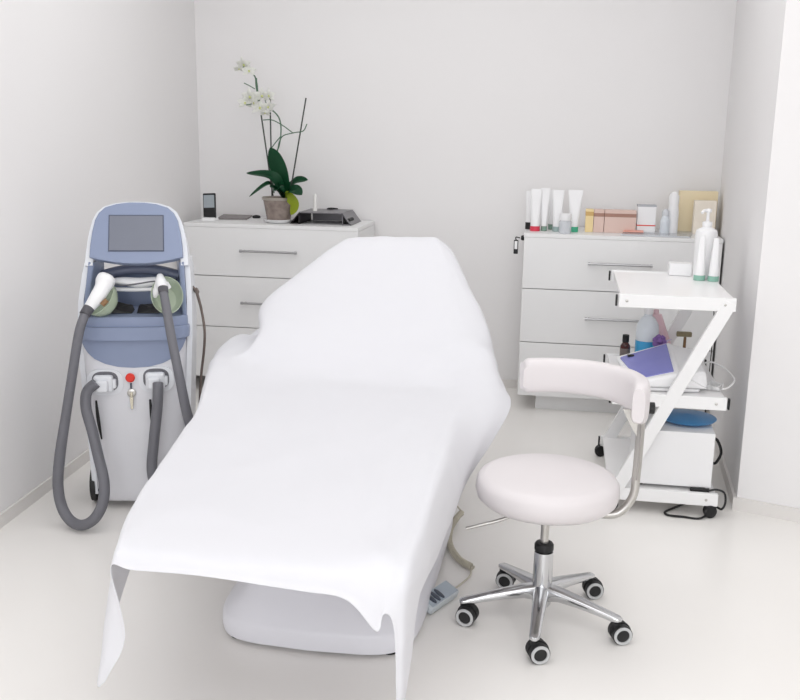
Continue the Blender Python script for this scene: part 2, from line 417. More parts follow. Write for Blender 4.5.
def flower(c, s, yaw, tilt):
    T = Matrix.Translation(c) @ Matrix.Rotation(yaw, 4, 'Z') @ Matrix.Rotation(tilt, 4, 'X')
    b = NB()
    for a, L, W in ((90,1,.5),(210,1,.5),(330,1,.5),(18,1.05,.8),(162,1.05,.8)):
        a = math.radians(a); d = Vector((math.cos(a), 0, math.sin(a))); t = Vector((-math.sin(a), 0, math.cos(a)))
        rows = []
        for i in range(6):
            u = i/5; w = W*s*.5*math.sin(PI*(.12+.86*u)**.9)
            rows.append([b.verts.new(T @ (d*L*s*u+t*w*v+Vector((0, -.12*s*math.sin(PI*u)+.1*s*v*v, 0)))) for v in (-1,-.4,.4,1)])
        for A, B in zip(rows, rows[1:]):
            for k in range(3): b.faces.new((A[k], A[k+1], B[k+1], B[k]))
    bmesh.ops.solidify(b, geom=b.faces[:], thickness=.0015)
    f = obj('flower', b, 'petal', orc, 60)
    b = NB(); lathe(b, [(.001,-.2*s),(.14*s,-.1*s),(.16*s,.05*s),(.001,.18*s)], (0,0,0), 10, T); obj('lip', b, 'pollen', f)
for x, y, s, yw, tl in ((244,65,.040,-.4,.5),(249,71,.032,.5,-.3),(239,69,.026,.2,.9),(250,97,.042,-.2,.3),(245,103,.034,.6,-.2),(262,96,.038,.3,.4),(269,96,.034,-.5,.1),
                        (260,108,.040,.1,-.4),(268,107,.034,.8,.5),(254,103,.030,-.8,.2),(265,113,.026,.2,.8)):
    flower(at(x, y, Y0-.02+random.uniform(-.03,.03)), s*1.3, yw, tl)
# monitor riser
RX0, RX1, RY0, RY1 = -1.485, -1.235, 5.235, 5.50
ri = thing('monitor_stand', ((RX0+RX1)/2, 5.37, Z), 'low grey metal stand with sloped ends beside the orchid', 'stand')
b = NB(); box(b, RX0, RX1, RY0, RY1, Z+.062, Z+.068, .001); obj('top_plate', b, 'graph', ri)
for s in (-1, 1):
    xt, xb = (RX0, RX0-.056) if s < 0 else (RX1, RX1+.052)
    b = NB(); th = .004
    prism(b, [(xt, Z+.068), (xb, Z+.0005), (xb-s*th*1.5, Z+.0005), (xt-s*th*.5, Z+.062)], (RY0, RY1)); 
    prism(b, [(xb, Z+.0003), (xt, Z+.0003), (xt, Z+.005), (xb, Z+.005)], (RY0, RY1))
    prism(b, [(xt-s*.0, Z+.0004), (xt+s*.004, Z+.0004), (xt+s*.004, Z+.064), (xt, Z+.064)], (RY0, RY1))
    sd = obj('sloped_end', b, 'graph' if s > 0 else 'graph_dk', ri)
    if s > 0:
        b = NB(); lathe(b, [(.012,-.004),(.012,.1)], (xt+.027, RY0+.03, Z+.024), 14, Matrix.Rotation(-PI/2, 4, 'X')); obj('cable_clip', b, 'rubber', sd)
b = NB(); box(b, RX0+.01, RX1-.004, RY1-.012, RY1-.006, Z+.001, Z+.061); obj('back_plate', b, 'graph', ri)
c = at(315, 210, 5.33); cz = Z+.0685
b = NB(); lathe(b, [(.001,0),(.013,0),(.013,.012),(.010,.018),(.0085,.088),(.006,.096),(.001,.097)], (c.x, 5.33, cz), 20)
tag(obj('candle', b, 'wax'), 'thin white candle standing on the grey metal stand', 'candle')
cp = atz(332, 209.5, cz); b = NB(); tube(b, [cp+Vector((-.028,-.01,.004)), cp+Vector((-.005,-.004,.006)), cp+Vector((.03,.02,.004))], [.004,.006,.003], 8)
tag(obj('pen', b, 'black'), 'short black pen lying on the grey metal stand', 'pen')

# ---------------------------------------------------------------- things on the right chest
def tubeflat(label, px, top, bot, w, capm, Y, capr=.4, caph=.022, group='cosmetic tubes on the right chest', z=Z, tag_=True, flat=.55, wtop=None):
    """a squeeze tube standing on its cap: wide flat crimp at the top, round at the cap"""
    c = at(px, bot, Y); H = at(px, top, Y).z - z; x = c.x
    r = thing('cosmetic_tube', (x, Y, z), label, 'tube', group)
    b = NB(); lathe(b, [(.001,0),(w*capr,0),(w*capr*1.02,.003),(w*capr,caph),(.001,caph)], (x, Y, z), 24); obj('cap', b, capm, r)
    secs = []; wt = wtop or w
    for i in range(9):
        t = i/8; hx = w*capr*.95*(1-t)+wt*.5*t; hy = max(.002, w*capr*.95*(1-t**1.4))
        secs.append(sup(x, Y, hx, hy, z+caph+.0005+(H-caph)*t, 2+t*3, 24))
    b = NB(); loft(b, secs); obj('body', b, 'white_pl', r)
    return r
tubeflat('leftmost white tube on the right chest, with a black cap', 529.5, 191, 224, .052, 'black', 5.36, .44, .038)
tubeflat('white tube with a crimson red cap on the right chest', 535, 189, 226, .058, 'redcap', 5.27, .46, .026)
tubeflat('white tube with a pale sage cap beside the crimson capped one', 544, 188, 225, .050, 'dkgreen', 5.28, .32, .026)
tubeflat('white tube with a grey green cap behind the small frosted jar', 552, 190, 224, .052, 'dkgreen', 5.39, .42, .028)
tubeflat('white tube with a blue grey cap left of the frosted jar', 557, 190, 225, .062, 'greycap', 5.28, .40, .026)
tubeflat('wide white tube with a bright green cap on the right chest', 574, 190, 226, .080, 'green', 5.28, .29, .028)
jr = thing('frosted_jar', at(565, 230, 5.19), 'small frosted white jar in front of the standing tubes', 'jar'); jx = at(565, 230, 5.19).x
jr.location = (jx, 5.19, Z)
b = NB(); lathe(b, [(.001,0),(.031,0),(.033,.004),(.033,.062),(.028,.068),(.001,.068)], (jx, 5.19, Z), 28); obj('body', b, 'glass', jr)
b = NB(); lathe(b, [(.030,.0685),(.031,.070),(.031,.100),(.028,.104),(.001,.104)], (jx, 5.19, Z), 28); obj('lid', b, 'white_pl', jr)
def carton(label, x0, x1, y0, y1, h, m, cat='box', band=None, name='carton', group='cartons on the right chest'):
    r = thing(name, ((x0+x1)/2, (y0+y1)/2, Z), label, cat, group)
    b = NB(); box(b, x0, x1, y0, y1, Z, Z+h, .0015); obj('body', b, m, r)
    for (z0, z1, bm_) in (band or []):
        b = NB(); box(b, x0-.0006, x1+.0006, y0-.0006, y1+.0006, Z+z0, Z+z1, .0004); obj('band', b, bm_, r)
    return r
carton('small yellow carton left of the pink cartons', .108, .150, 5.29, 5.36, .122, 'yellow', band=[(.088,.110,'ochre')])
carton('short pink carton beside the yellow one', .1525, .207, 5.29, 5.36, .122, 'pinkbox', band=[(.085,.104,'brownband')])
carton('long pink carton with a brown band on the right chest', .2095, .376, 5.29, 5.36, .122, 'pinkbox', band=[(.085,.104,'brownband')])
wb = carton('white square box with a red line on the right chest', .383, .480, 5.31, 5.40, .150, 'white_pl', band=[(.040,.046,'red'),(.143,.1505,'greyprint'),(.0,.006,'greyprint')])
def vial(label, x, y, r, h, m, lidm, name='bottle', cat='bottle', neck=.6):
    t = thing(name, (x, y, Z), label, cat, 'bottles on the right chest')
    b = NB(); lathe(b, [(.001,0),(r,0),(r,h*.5),(r*.95,h*.58),(r*neck,h*.68),(r*neck,h*.72),(.001,h*.72)], (x, y, Z), 24); obj('body', b, m, t)
    b = NB(); lathe(b, [(r*neck*1.05,h*.7205),(r*neck*1.05,h*.9),(r*.35,h),(.001,h)], (x, y, Z), 24); obj('cap', b, lidm, t)
vial('short clear bottle between the white box and the tall white bottle', .528, 5.30, .025, .135, 'clearpl', 'glass', neck=.7)
vial('tall slim white bottle beside the cream cartons', .570, 5.33, .030, .225, 'white_pl', 'white_pl', neck=.85)
carton('large yellow cream carton at the wall corner on the right chest', .610, .812, 5.44, 5.50, .225, 'cream')
carton('pale cream carton standing in front of the larger yellow one', .682, .796, 5.35, 5.41, .180, 'cream_l')
tp = thing('glass_tray', (.48, 5.19, Z), 'flat clear glass tray with a coral item at the edge of right chest', 'tray')
q = [atz(621,235.5,Z), atz(690,238,Z), atz(694,232,Z), atz(628,230,Z)]
q = [Vector((p.x, max(p.y, 5.135), Z)) for p in q]
b = NB(); hexa(b, q+[p+Vector((0,0,.008)) for p in q], .0015); obj('plate', b, 'glass', tp)
cc = atz(633, 231.5, Z+.012); b = NB(); hexa(b, [cc+Vector(v) for v in ((-.055,-.02,-.0035),(.055,-.02,-.0035),(.06,.03,-.0035),(-.05,.03,-.0035),(-.05,-.018,.006),(.05,-.018,.006),(.055,.028,.006),(-.045,.028,.006))], .003)
tag(obj('leaflet', b, 'coral'), 'coral red leaflet lying on the clear glass tray', 'leaflet')

# ---------------------------------------------------------------- Z trolley
TX0, TX1, TYF, TYB = .218, .667, 3.765, 4.44
tr = thing('trolley', ((TX0+TX1)/2, (TYF+TYB)/2, 0), 'white Z-shaped three-shelf trolley on castors by the right wall', 'trolley')
RT, RM_, RB = .872, .477, .075       # rail centre heights
for nm, y in (('front_frame', TYF), ('rear_frame', TYB)):
    b = NB()
    for z in (RT, RM_, RB): box(b, TX0+.004, TX1-.004, y-.011, y+.011, z-.026, z+.026, .003)
    slab(b, (TX1-.026, y-.0005, RT+.01), (TX0+.03, y-.0005, RB-.012), .052, .0245, Vector((0,1,0)), .003)
    fr = obj(nm, b, 'trolley', tr)
    for z in (RT, RM_, RB):
        for x, s in ((TX0, -1), (TX1, 1)):
            if (z != RM_ and s > 0): continue
            b = NB(); box(b, x-.004+(.004*s), x+.004+(.004*s), y-.010, y+.010, z-.022, z+.022, .002); obj('end_plug', b, 'black', fr)
    for x, z in ((TX0+.035, RT), (TX1-.045, RT), (TX1-.045, RM_), (TX1-.05, RB)):
        b = NB(); lathe(b, [(.006,0),(.005,.003),(.001,.004)], (x, y-.011, z), 12, Matrix.Rotation(PI/2, 4, 'X')); obj('bolt', b, 'chrome_dull', fr)
for z, zt in ((RT, .022), (RM_, .022), (RB, .022)):
    b = NB(); box(b, TX0+.012, TX1-.010, TYF+.0115, TYB-.0115, z+zt-.018, z+zt, .002); obj('shelf', b, 'shelf', tr)
for x, y in ((TX1-.03, TYF), (TX0+.03, TYF), (TX1-.03, TYB), (TX0+.005, TYB)):
    b = NB()
    for q in (-.010, .010): lathe(b, [(.010,-.009),(.020,-.008),(.0265,-.006),(.0265,.006),(.020,.008),(.010,.009)], (x, y+q, .0265), 24, Matrix.Rotation(math.radians(20), 4, 'Z') @ Matrix.Rotation(PI/2, 4, 'X'))
    lathe(b, [(.016,.036),(.018,.040),(.012,.0488)], (x, y, 0), 16)
    obj('castor', b, 'black', tr)
ST, SM, SB = RT+.0222, RM_+.0222, RB+.0222
# on the top shelf
def ttube(label, px, bot, top, w):
    c = atz(px, bot, ST+.0005)
    tubeflat(label, px, top, bot, w, 'teal', c.y, .42, .022, 'tubes with sage green caps on the trolley', ST+.0005, wtop=w*.35)
ttube('white tube with sage green cap on the trolley, left one', 699, 280, 236, .058)
ttube('white tube with sage green cap on the trolley, nearest the wall', 713, 281, 238, .056)
pb = Vector((.610, 4.32, ST+.0005))
pu = thing('pump_bottle', pb, 'white pump bottle behind the two green capped tubes on trolley', 'bottle')
b = NB(); lathe(b, [(.001,0),(.040,0),(.043,.004),(.047,.15),(.047,.195),(.043,.21),(.020,.222),(.020,.228),(.001,.228)], pb, 32); obj('body', b, 'white_pl', pu)
b = NB(); lathe(b, [(.021,.2285),(.021,.245),(.010,.248),(.007,.25),(.007,.285),(.014,.287),(.014,.300),(.001,.303)], pb, 24)
tube(b, [pb+Vector((0,0,.293)), pb+Vector((-.02,-.02,.294)), pb+Vector((-.03,-.03,.285))], .006, 10); obj('pump', b, 'white_pl', pu)
c = at(680, 277, 4.38); b = NB(); box(b, c.x-.052, c.x+.046, 4.35, 4.42, ST+.0006, ST+.056, .004)
tag(obj('tissue_box', b, 'white_pl'), 'low white box at the back of the trolley top', 'box')
# steriliser on the middle shelf
sv = thing('sterilizer', (.47, 3.96, SM), 'white steriliser with a purple tinted lid on the trolley', 'appliance')
s0 = SM+.0006
b = NB(); hexa(b, [(.31,3.80,s0),(.560,3.82,s0),(.575,4.12,s0),(.31,4.12,s0),(.31,3.798,s0+.018),(.570,3.815,s0+.018),(.580,4.13,s0+.018),(.30,4.13,s0+.018)], .008); obj('base', b, 'white_pl', sv)
BL, BR, TR, TL = at(637,381,3.80), at(676,373,3.82), at(668,343.5,4.05), at(618,358,4.05)
b = NB(); hexa(b, [(BL.x-.03,3.785,s0+.0185),(.598,3.81,s0+.0185),(.605,4.14,s0+.0185),(.27,4.12,s0+.0185),
                   (BL.x-.03,3.785,BL.z-.006),(BR.x+.008,3.80,BR.z),(TR.x+.01,4.09,TR.z),(TL.x-.01,4.08,TL.z)], .012, 3)
hexa(b, [(BR.x-.02,3.805,s0+.0190),(.598,3.825,s0+.0190),(.602,4.13,s0+.0190),(TR.x-.02,4.08,s0+.0190),
         (BR.x-.01,3.80,BR.z-.004),(.588,3.84,s0+.085),(.580,4.10,TR.z-.030),(TR.x,4.085,TR.z-.006)], .014, 3)
obj('housing', b, 'white_pl', sv)
ins = lambda p, f: Vector(p)
cen = (BL+BR+TR+TL)/4
def inset(p, k): return cen + (p-cen)*k
nrm = (BR-BL).cross(TL-BL).normalized()
if nrm.z < 0: nrm = -nrm
LQ = [inset(BL,.93), inset(BR,.93), inset(TR,.93), inset(TL,.93)]
b = NB(); hexa(b, [p-nrm*.004 for p in LQ]+[p+nrm*.0075 for p in LQ], .004); lid = obj('lid', b, 'purple', sv)
c = LQ[3].lerp(LQ[2], .22).lerp(LQ[0], .1)+nrm*.0085; b = NB(); box(b, c.x-.014, c.x+.014, c.y-.008, c.y+.008, c.z-.002, c.z+.006, .002); obj('latch', b, 'black', lid)
# bottles and small things on the middle shelf
def at_sh(px, Y): return Vector((at(px, 350, Y).x, Y, SM+.0005))
c = at_sh(625, 4.26); t = thing('dropper_bottle', c, 'small brown glass bottle with a black cap on the trolley', 'bottle')
b = NB(); lathe(b, [(.001,0),(.021,0),(.022,.003),(.022,.085),(.014,.098),(.011,.102),(.001,.102)], c, 24); obj('body', b, 'amber', t)
b = NB(); lathe(b, [(.0225,.03),(.0225,.075)], c, 24); obj('sticker', b, 'paper_lbl', t)
b = NB(); lathe(b, [(.014,.1025),(.015,.104),(.0145,.135),(.001,.136)], c, 20); obj('cap', b, 'black', t)
c = at_sh(646, 4.28); t = thing('liquid_bottle', c, 'clear plastic bottle half full of blue liquid on trolley', 'bottle')
b = NB(); lathe(b, [(.001,0),(.048,0),(.050,.004),(.050,.112),(.001,.112)], c, 32); obj('liquid', b, 'bluefluid', t)
b = NB(); lathe(b, [(.050,.1125),(.050,.160),(.046,.185),(.030,.212),(.018,.222),(.017,.230),(.001,.230)], c, 32); obj('body', b, 'clearpl', t)
b = NB(); lathe(b, [(.019,.2305),(.019,.265),(.016,.268),(.001,.268)], c, 24); obj('cap', b, 'white_pl', t)
c = at_sh(667, 4.37); t = thing('pink_bottle', c, 'pale pink squeeze bottle beside the blue liquid bottle', 'bottle')
b = NB(); loft(b, [sup(c.x+.012-.012*i, c.y, .035*(1-.05*i), .028*(1-.1*i), SM+.0005+.036*i, 2.6, 24) for i in range(7)]); obj('body', b, 'pink', t)
b = NB(); lathe(b, [(.012,.0),(.012,.018),(.001,.02)], (c.x-.060, c.y, SM+.2175), 16); obj('cap', b, 'pink', t)
c = at_sh(659, 4.185); t = thing('violet_flower', c, 'violet fabric flower ornament behind the steriliser', 'ornament')
b = NB(); lathe(b, [(.018,0),(.020,.004),(.016,.10),(.001,.105)], c, 16); obj('holder', b, 'lav', t)
b = NB()
for a in range(7):
    aa = a*2*PI/7; lathe(b, [(.001,-.016),(.014,-.006),(.014,.006),(.001,.016)], c+Vector((.018*math.cos(aa), .010*math.sin(aa), .125+.018*math.sin(aa))), 10)
lathe(b, [(.001,-.016),(.016,0),(.001,.016)], c+Vector((0,-.012,.13)), 12); obj('bloom', b, 'violet', t)
b = NB(); 
for dx, dz in ((.05,.14),(.06,.10)): tube(b, [c+Vector((.01,0,.10)), c+Vector((dx*.6,0,dz-.01)), c+Vector((dx,.0,dz))], [.004,.010,.003], 8, flat=.4)
obj('petal', b, 'lav', t)
c = at_sh(684, 4.31); t = thing('brush', c, 'olive brush with a brown handle at the back of the middle shelf', 'brush')
b = NB(); tube(b, [c, c+Vector((0,0,.128))], [.008,.006], 10); obj('handle', b, 'brown', t)
b = NB(); box(b, c.x-.038, c.x+.028, c.y-.010, c.y+.010, c.z+.129, c.z+.151, .004); obj('bristles', b, 'olive', t)
# white cable coil
b = NB(); c = Vector((.634, 3.87, SM))
pts = []
for i in range(46):
    a = i*2*PI/15; rr = .036+.006*math.sin(i*1.7)
    pts.append((c.x-.004+rr*math.cos(a)*.9, c.y+.04+rr*math.sin(a)*1.3, SM+.0045+.00035*i))
pts += [(.655,3.83,SM+.02), (.69,3.86,SM+.030), (.712,3.93,SM+.042), (.69,4.03,SM+.058), (.655,4.07,SM+.07), (.632,4.09,SM+.07), (.616,4.10,SM+.06)]
tube(b, pts, .0038, 8, 4); tag(obj('cable', b, 'wirewhite'), 'coiled white cable on the middle shelf of the trolley', 'cable')
# white appliance on the bottom shelf
sb = SB+.0005
wx = thing('white_cabinet', (.49, 3.97, sb), 'plain white boxy appliance on the bottom shelf of the trolley', 'appliance')
b = NB(); box(b, .335, .638, 3.792, 4.14, sb+.014, sb+.245, .005); obj('housing', b, 'white_pl', wx)
for x in (.36, .61):
    for y in (3.83, 4.11):
        b = NB(); lathe(b, [(.012,0),(.012,.0145)], (x, y, sb), 14); obj('foot', b, 'foot_grey', wx)
dz = sb+.2455; c = Vector((.545, 3.96, dz))
b = NB(); lathe(b, [(.001,0),(.075,0),(.112,.010),(.118,.016),(.112,.017),(.080,.024),(.001,.030)], c, 48, mi=0)
o = obj('blue_lid', b, ['bluecap']); tag(o, 'blue round plastic lid lying on the white boxy appliance', 'lid')
ad = at(696, 491.5, TYF+.018)
b = NB(); box(b, .555, .632, TYF+.0125, TYF+.0265, SB+.0005, SB+.016, .004)
pa = thing('power_adapter', (.59, TYF+.02, SB), 'black power adapter with cable at the bottom shelf of trolley', 'adapter')
obj('body', b, 'black', pa)
b = NB(); tube(b, [(.632,TYF+.02,SB+.008),(.66,TYF+.02,SB+.014),(.688,TYF+.01,SB+.006),(.694,TYF,SB-.03),(.682,TYF,SB-.06),(.66,TYF+.03,.03),(.60,TYF-.035,.006),(.53,TYF-.035,.006),(.475,TYF-.03,.006),(.462,TYF,.006),(.50,TYF+.05,.006),(.56,TYF+.12,.006)], .0045, 8); obj('cable', b, 'black', pa)
b = NB(); tube(b, [(.642,3.93,.28),(.668,3.93,.275),(.69,3.94,.22),(.675,3.95,.17),(.655,3.95,.165),(.648,3.95,.13),(.65,3.97,SB+.006)], .006, 8)
tag(obj('cable', b, 'black'), 'black cable looping beside the white boxy appliance', 'cable')
b = NB(); tube(b, [(.707,4.9,.0),(.71,4.9,.0)] and [(.672,4.44,.86),(.690,4.475,.80),(.700,4.49,.60),(.702,4.5,.45),(.700,4.51,.20),(.690,4.52,.006),(.66,4.56,.005)], .0025, 8)
tag(obj('cable', b, 'black'), 'thin black cable hanging behind the trolley near the wall', 'cable')

# ---------------------------------------------------------------- stool
SX, SY = -.012, 2.785
st = thing('stool', (SX, SY, 0), 'white round swivel stool with chrome five-star base', 'stool')
sz = .398
b = NB(); lathe(b, [(.001,0),(.165,0),(.196,.006),(.213,.022),(.219,.045),(.217,.068),(.207,.084),(.185,.093),(.12,.097),(.001,.098)], (SX, SY, sz), 64); obj('seat', b, 'leather', st, 60)
b = NB(); lathe(b, [(.001,-.012),(.06,-.012),(.075,-.001),(.001,-.001)], (SX, SY, sz), 32); obj('mount_plate', b, 'chrome_dull', st)
b = NB(); lathe(b, [(.013,.2365),(.013,.3855)], (SX, SY, 0), 20); obj('gas_lift', b, 'chrome_dull', st)
b = NB(); lathe(b, [(.0135,.236),(.027,.238),(.030,.242),(.030,.258),(.026,.264),(.0135,.266)], (SX, SY, 0), 28); obj('collar', b, 'black', st)
b = NB(); lathe(b, [(.001,.052),(.024,.052),(.030,.062),(.032,.10),(.0305,.13),(.0295,.2355),(.001,.2355)], (SX, SY, 0), 32); obj('column', b, 'chrome', st)
for k in range(5):
    a = math.radians(51+72*k); d = Vector((math.cos(a), math.sin(a), 0)); s = Vector((-d.y, d.x, 0)); c0 = Vector((SX, SY, 0))
    secs = []
    for u, w, zt, h in ((.022,.023,.128,.055),(.06,.024,.124,.042),(.12,.021,.112,.032),(.18,.018,.099,.026),(.235,.0165,.087,.022),(.252,.015,.083,.018),(.260,.008,.079,.010)):
        p = c0+d*u; loop = []
        for m in range(16):
            aa = 2*PI*m/16; cx_, sn = math.cos(aa), math.sin(aa)
            loop.append(p+s*w*math.copysign(abs(cx_)**.7, cx_)+Vector((0,0,zt-h/2+h/2*math.copysign(abs(sn)**.7, sn))))
        secs.append(loop)
    b = NB(); loft(b, secs); obj('leg', b, 'chrome', st, 50)
    # castor: twin wheel with hood
    cw = c0+d*.246
    ang = math.radians((-50, -20, -25, -40, 20)[k]); ax = Vector((math.cos(ang+PI/2), math.sin(ang+PI/2), 0)); ax = Vector((math.sin(math.radians(25)), -math.cos(math.radians(25)), 0)) if k in (0,3,4) else ax
    axis_deg = {0:-75, 1:-100, 2:-105, 3:-70, 4:-72}[k]; A = math.radians(axis_deg); ax = Vector((math.cos(A), math.sin(A), 0)); bk = Vector((-ax.y, ax.x, 0))
    ctr = cw+bk*.012+Vector((0,0,.0305))
    R = Matrix((ax, bk, Vector((0,0,1)))).transposed().to_4x4() @ Matrix.Rotation(PI/2, 4, 'Y')
    b = NB()
    lathe(b, [(.012,-.026),(.0305,-.024),(.0305,-.006),(.022,-.004),(.022,.004),(.0305,.006),(.0305,.024),(.012,.026)], ctr, 28, R)
    cs = obj('castor', b, 'rubber', st)
    for sg in (1, -1):
        b = NB(); RR = R if sg > 0 else R @ Matrix.Rotation(PI, 4, 'X')
        lathe(b, [(.0195,.0245),(.0285,.0245),(.0275,.0285),(.0205,.0285)], ctr, 28, RR, ring=True)
        obj('wheel_ring', b, 'grey_ring', cs)
    b = NB(); lathe(b, [(.0335,-.0035),(.0335,.0035)], ctr, 28, R)
    tube(b, [cw+Vector((0,0,.050)), cw+Vector((0,0,.0655))], .012, 14)
    for v in b.verts:
        if v.co.z < ctr.z-.002: v.co.z = ctr.z-.002
    obj('hood', b, 'rubber', cs)
# lever
b = NB(); tube(b, [(SX-.05, SY-.02, .384), (SX-.13, SY-.05, .350), at(466,528.5,2.72)], .0055, 10, 4); obj('lever', b, 'chrome_dull', st)
# back bracket
b = NB()
P = [(SX+.04, SY-.02, .382), (SX+.16, SY-.03, .384), (.205, 2.76, .392), (.243, 2.765, .445), (.249, 2.768, .52), (.251, 2.77, .62), (.252, 2.77, .715)]
tube(b, P, .013, 12, 6, flat=1.0); tube(b, [Vector(p)+Vector((0,-.0,0)) for p in [(.250,2.768,.50),(.252,2.77,.6),(.252,2.77,.70)]], .017, 10, 6, flat=.4)
obj('back_bar', b, 'chrome_dull', st)
b = NB(); prism(b, [(.196,.715),(.258,.715),(.258,.630),(.244,.630),(.222,.665)], (2.762, 2.772)); obj('bracket', b, 'chrome_dull', st)
# curved pad
secs = []; N = 30
for i in range(N+1):
    t = i/N; a = math.radians(-17+130*t)
    R_ = .259; zc = .752-.019*t-.010*(1-t)**3
    e = min(1, (.18+ (t/.05)*.82) if t < .05 else ((.18+((1-t)/.03)*.82) if t > .97 else 1)); e = max(.30, e)**.6
    ch = Vector((math.cos(a), math.sin(a), 0)); p = Vector((SX, SY, zc))+ch*R_
    loop = []
    for m in range(24):
        aa = 2*PI*m/24; cx_, sn = math.cos(aa), math.sin(aa)
        loop.append(p+ch*.026*e**.5*math.copysign(abs(cx_)**.6, cx_)+Vector((0,0,(.056+.009*(1-t)**3)*e**.35*math.copysign(abs(sn)**.5, sn))))
    secs.append(loop)
b = NB(); loft(b, secs); obj('back_pad', b, 'leather', st, 60)
kp = at(651.5, 408, 2.80)
b = NB(); lathe(b, [(.013,-.010),(.018,-.008),(.018,.008),(.013,.010)], kp, 12, Matrix.Rotation(PI/2, 4, 'Y')); tube(b, [kp, (.252, 2.775, kp.z)], .005, 8); obj('knob', b, 'rubber', st)

# ---------------------------------------------------------------- treatment couch
tc = thing('treatment_couch', (-.66, 2.95, 0), 'white treatment couch on a moulded base under the draped sheet', 'couch')
b = NB(); cx, cy = -.680, 3.03
loft(b, [sup(cx, cy, hx, hy, z, 7, 72, .03) for hx, hy, z in ((.302,.550,.010),(.312,.560,.014),(.316,.563,.033),(.315,.562,.062),(.306,.553,.076),(.255,.515,.13),(.215,.45,.20),(.18,.38,.30),(.16,.32,.36),(.155,.30,.44))])
cb = obj('base', b, 'couch', tc, 50)
for x in (cx-.235, cx+.235):
    for y in (cy-.522, cy+.47):
        b = NB(); lathe(b, [(.022,0),(.022,.0105)], (x, y, 0), 16); obj('foot', b, 'black', cb)
b = NB(); box(b, -.86, -.42, 2.45, 3.4, .4405, .49, .008); obj('frame', b, 'couch', tc)
b = NB(); hexa(b, [(-.915,1.95,.525),(-.305,1.95,.525),(-.33,3.29,.495),(-1.06,3.29,.495),(-.905,1.87,.588),(-.315,1.87,.588),(-.33,3.29,.588),(-1.06,3.29,.588)], .025, 3); obj('seat_cushion', b, 'leather', tc)
n_ = Vector((0,-.53,.85)); p4 = [Vector((-1.06,3.335,.57)), Vector((-.36,3.335,.57)), Vector((-.55,3.98,1.005)), Vector((-.90,3.98,1.005))]
b = NB(); hexa(b, [p-n_*.085+Vector((0,.0,0)) for p in p4]+p4, .02, 3); obj('backrest_cushion', b, 'leather', tc)
b = NB(); box(b, -1.285, -1.185, 3.42, 3.74, .585, .632, .022, 3); tube(b, [(-1.23,3.50,.60),(-1.2,3.46,.53),(-.85,3.38,.47)], .018, 10); obj('armrest', b, 'leather', tc)
b = NB(); box(b, -.315, -.225, 3.16, 3.56, .550, .598, .02, 3); tube(b, [(-.27,3.38,.57),(-.29,3.36,.52),(-.46,3.36,.47)], .016, 10); obj('armrest', b, 'leather', tc)

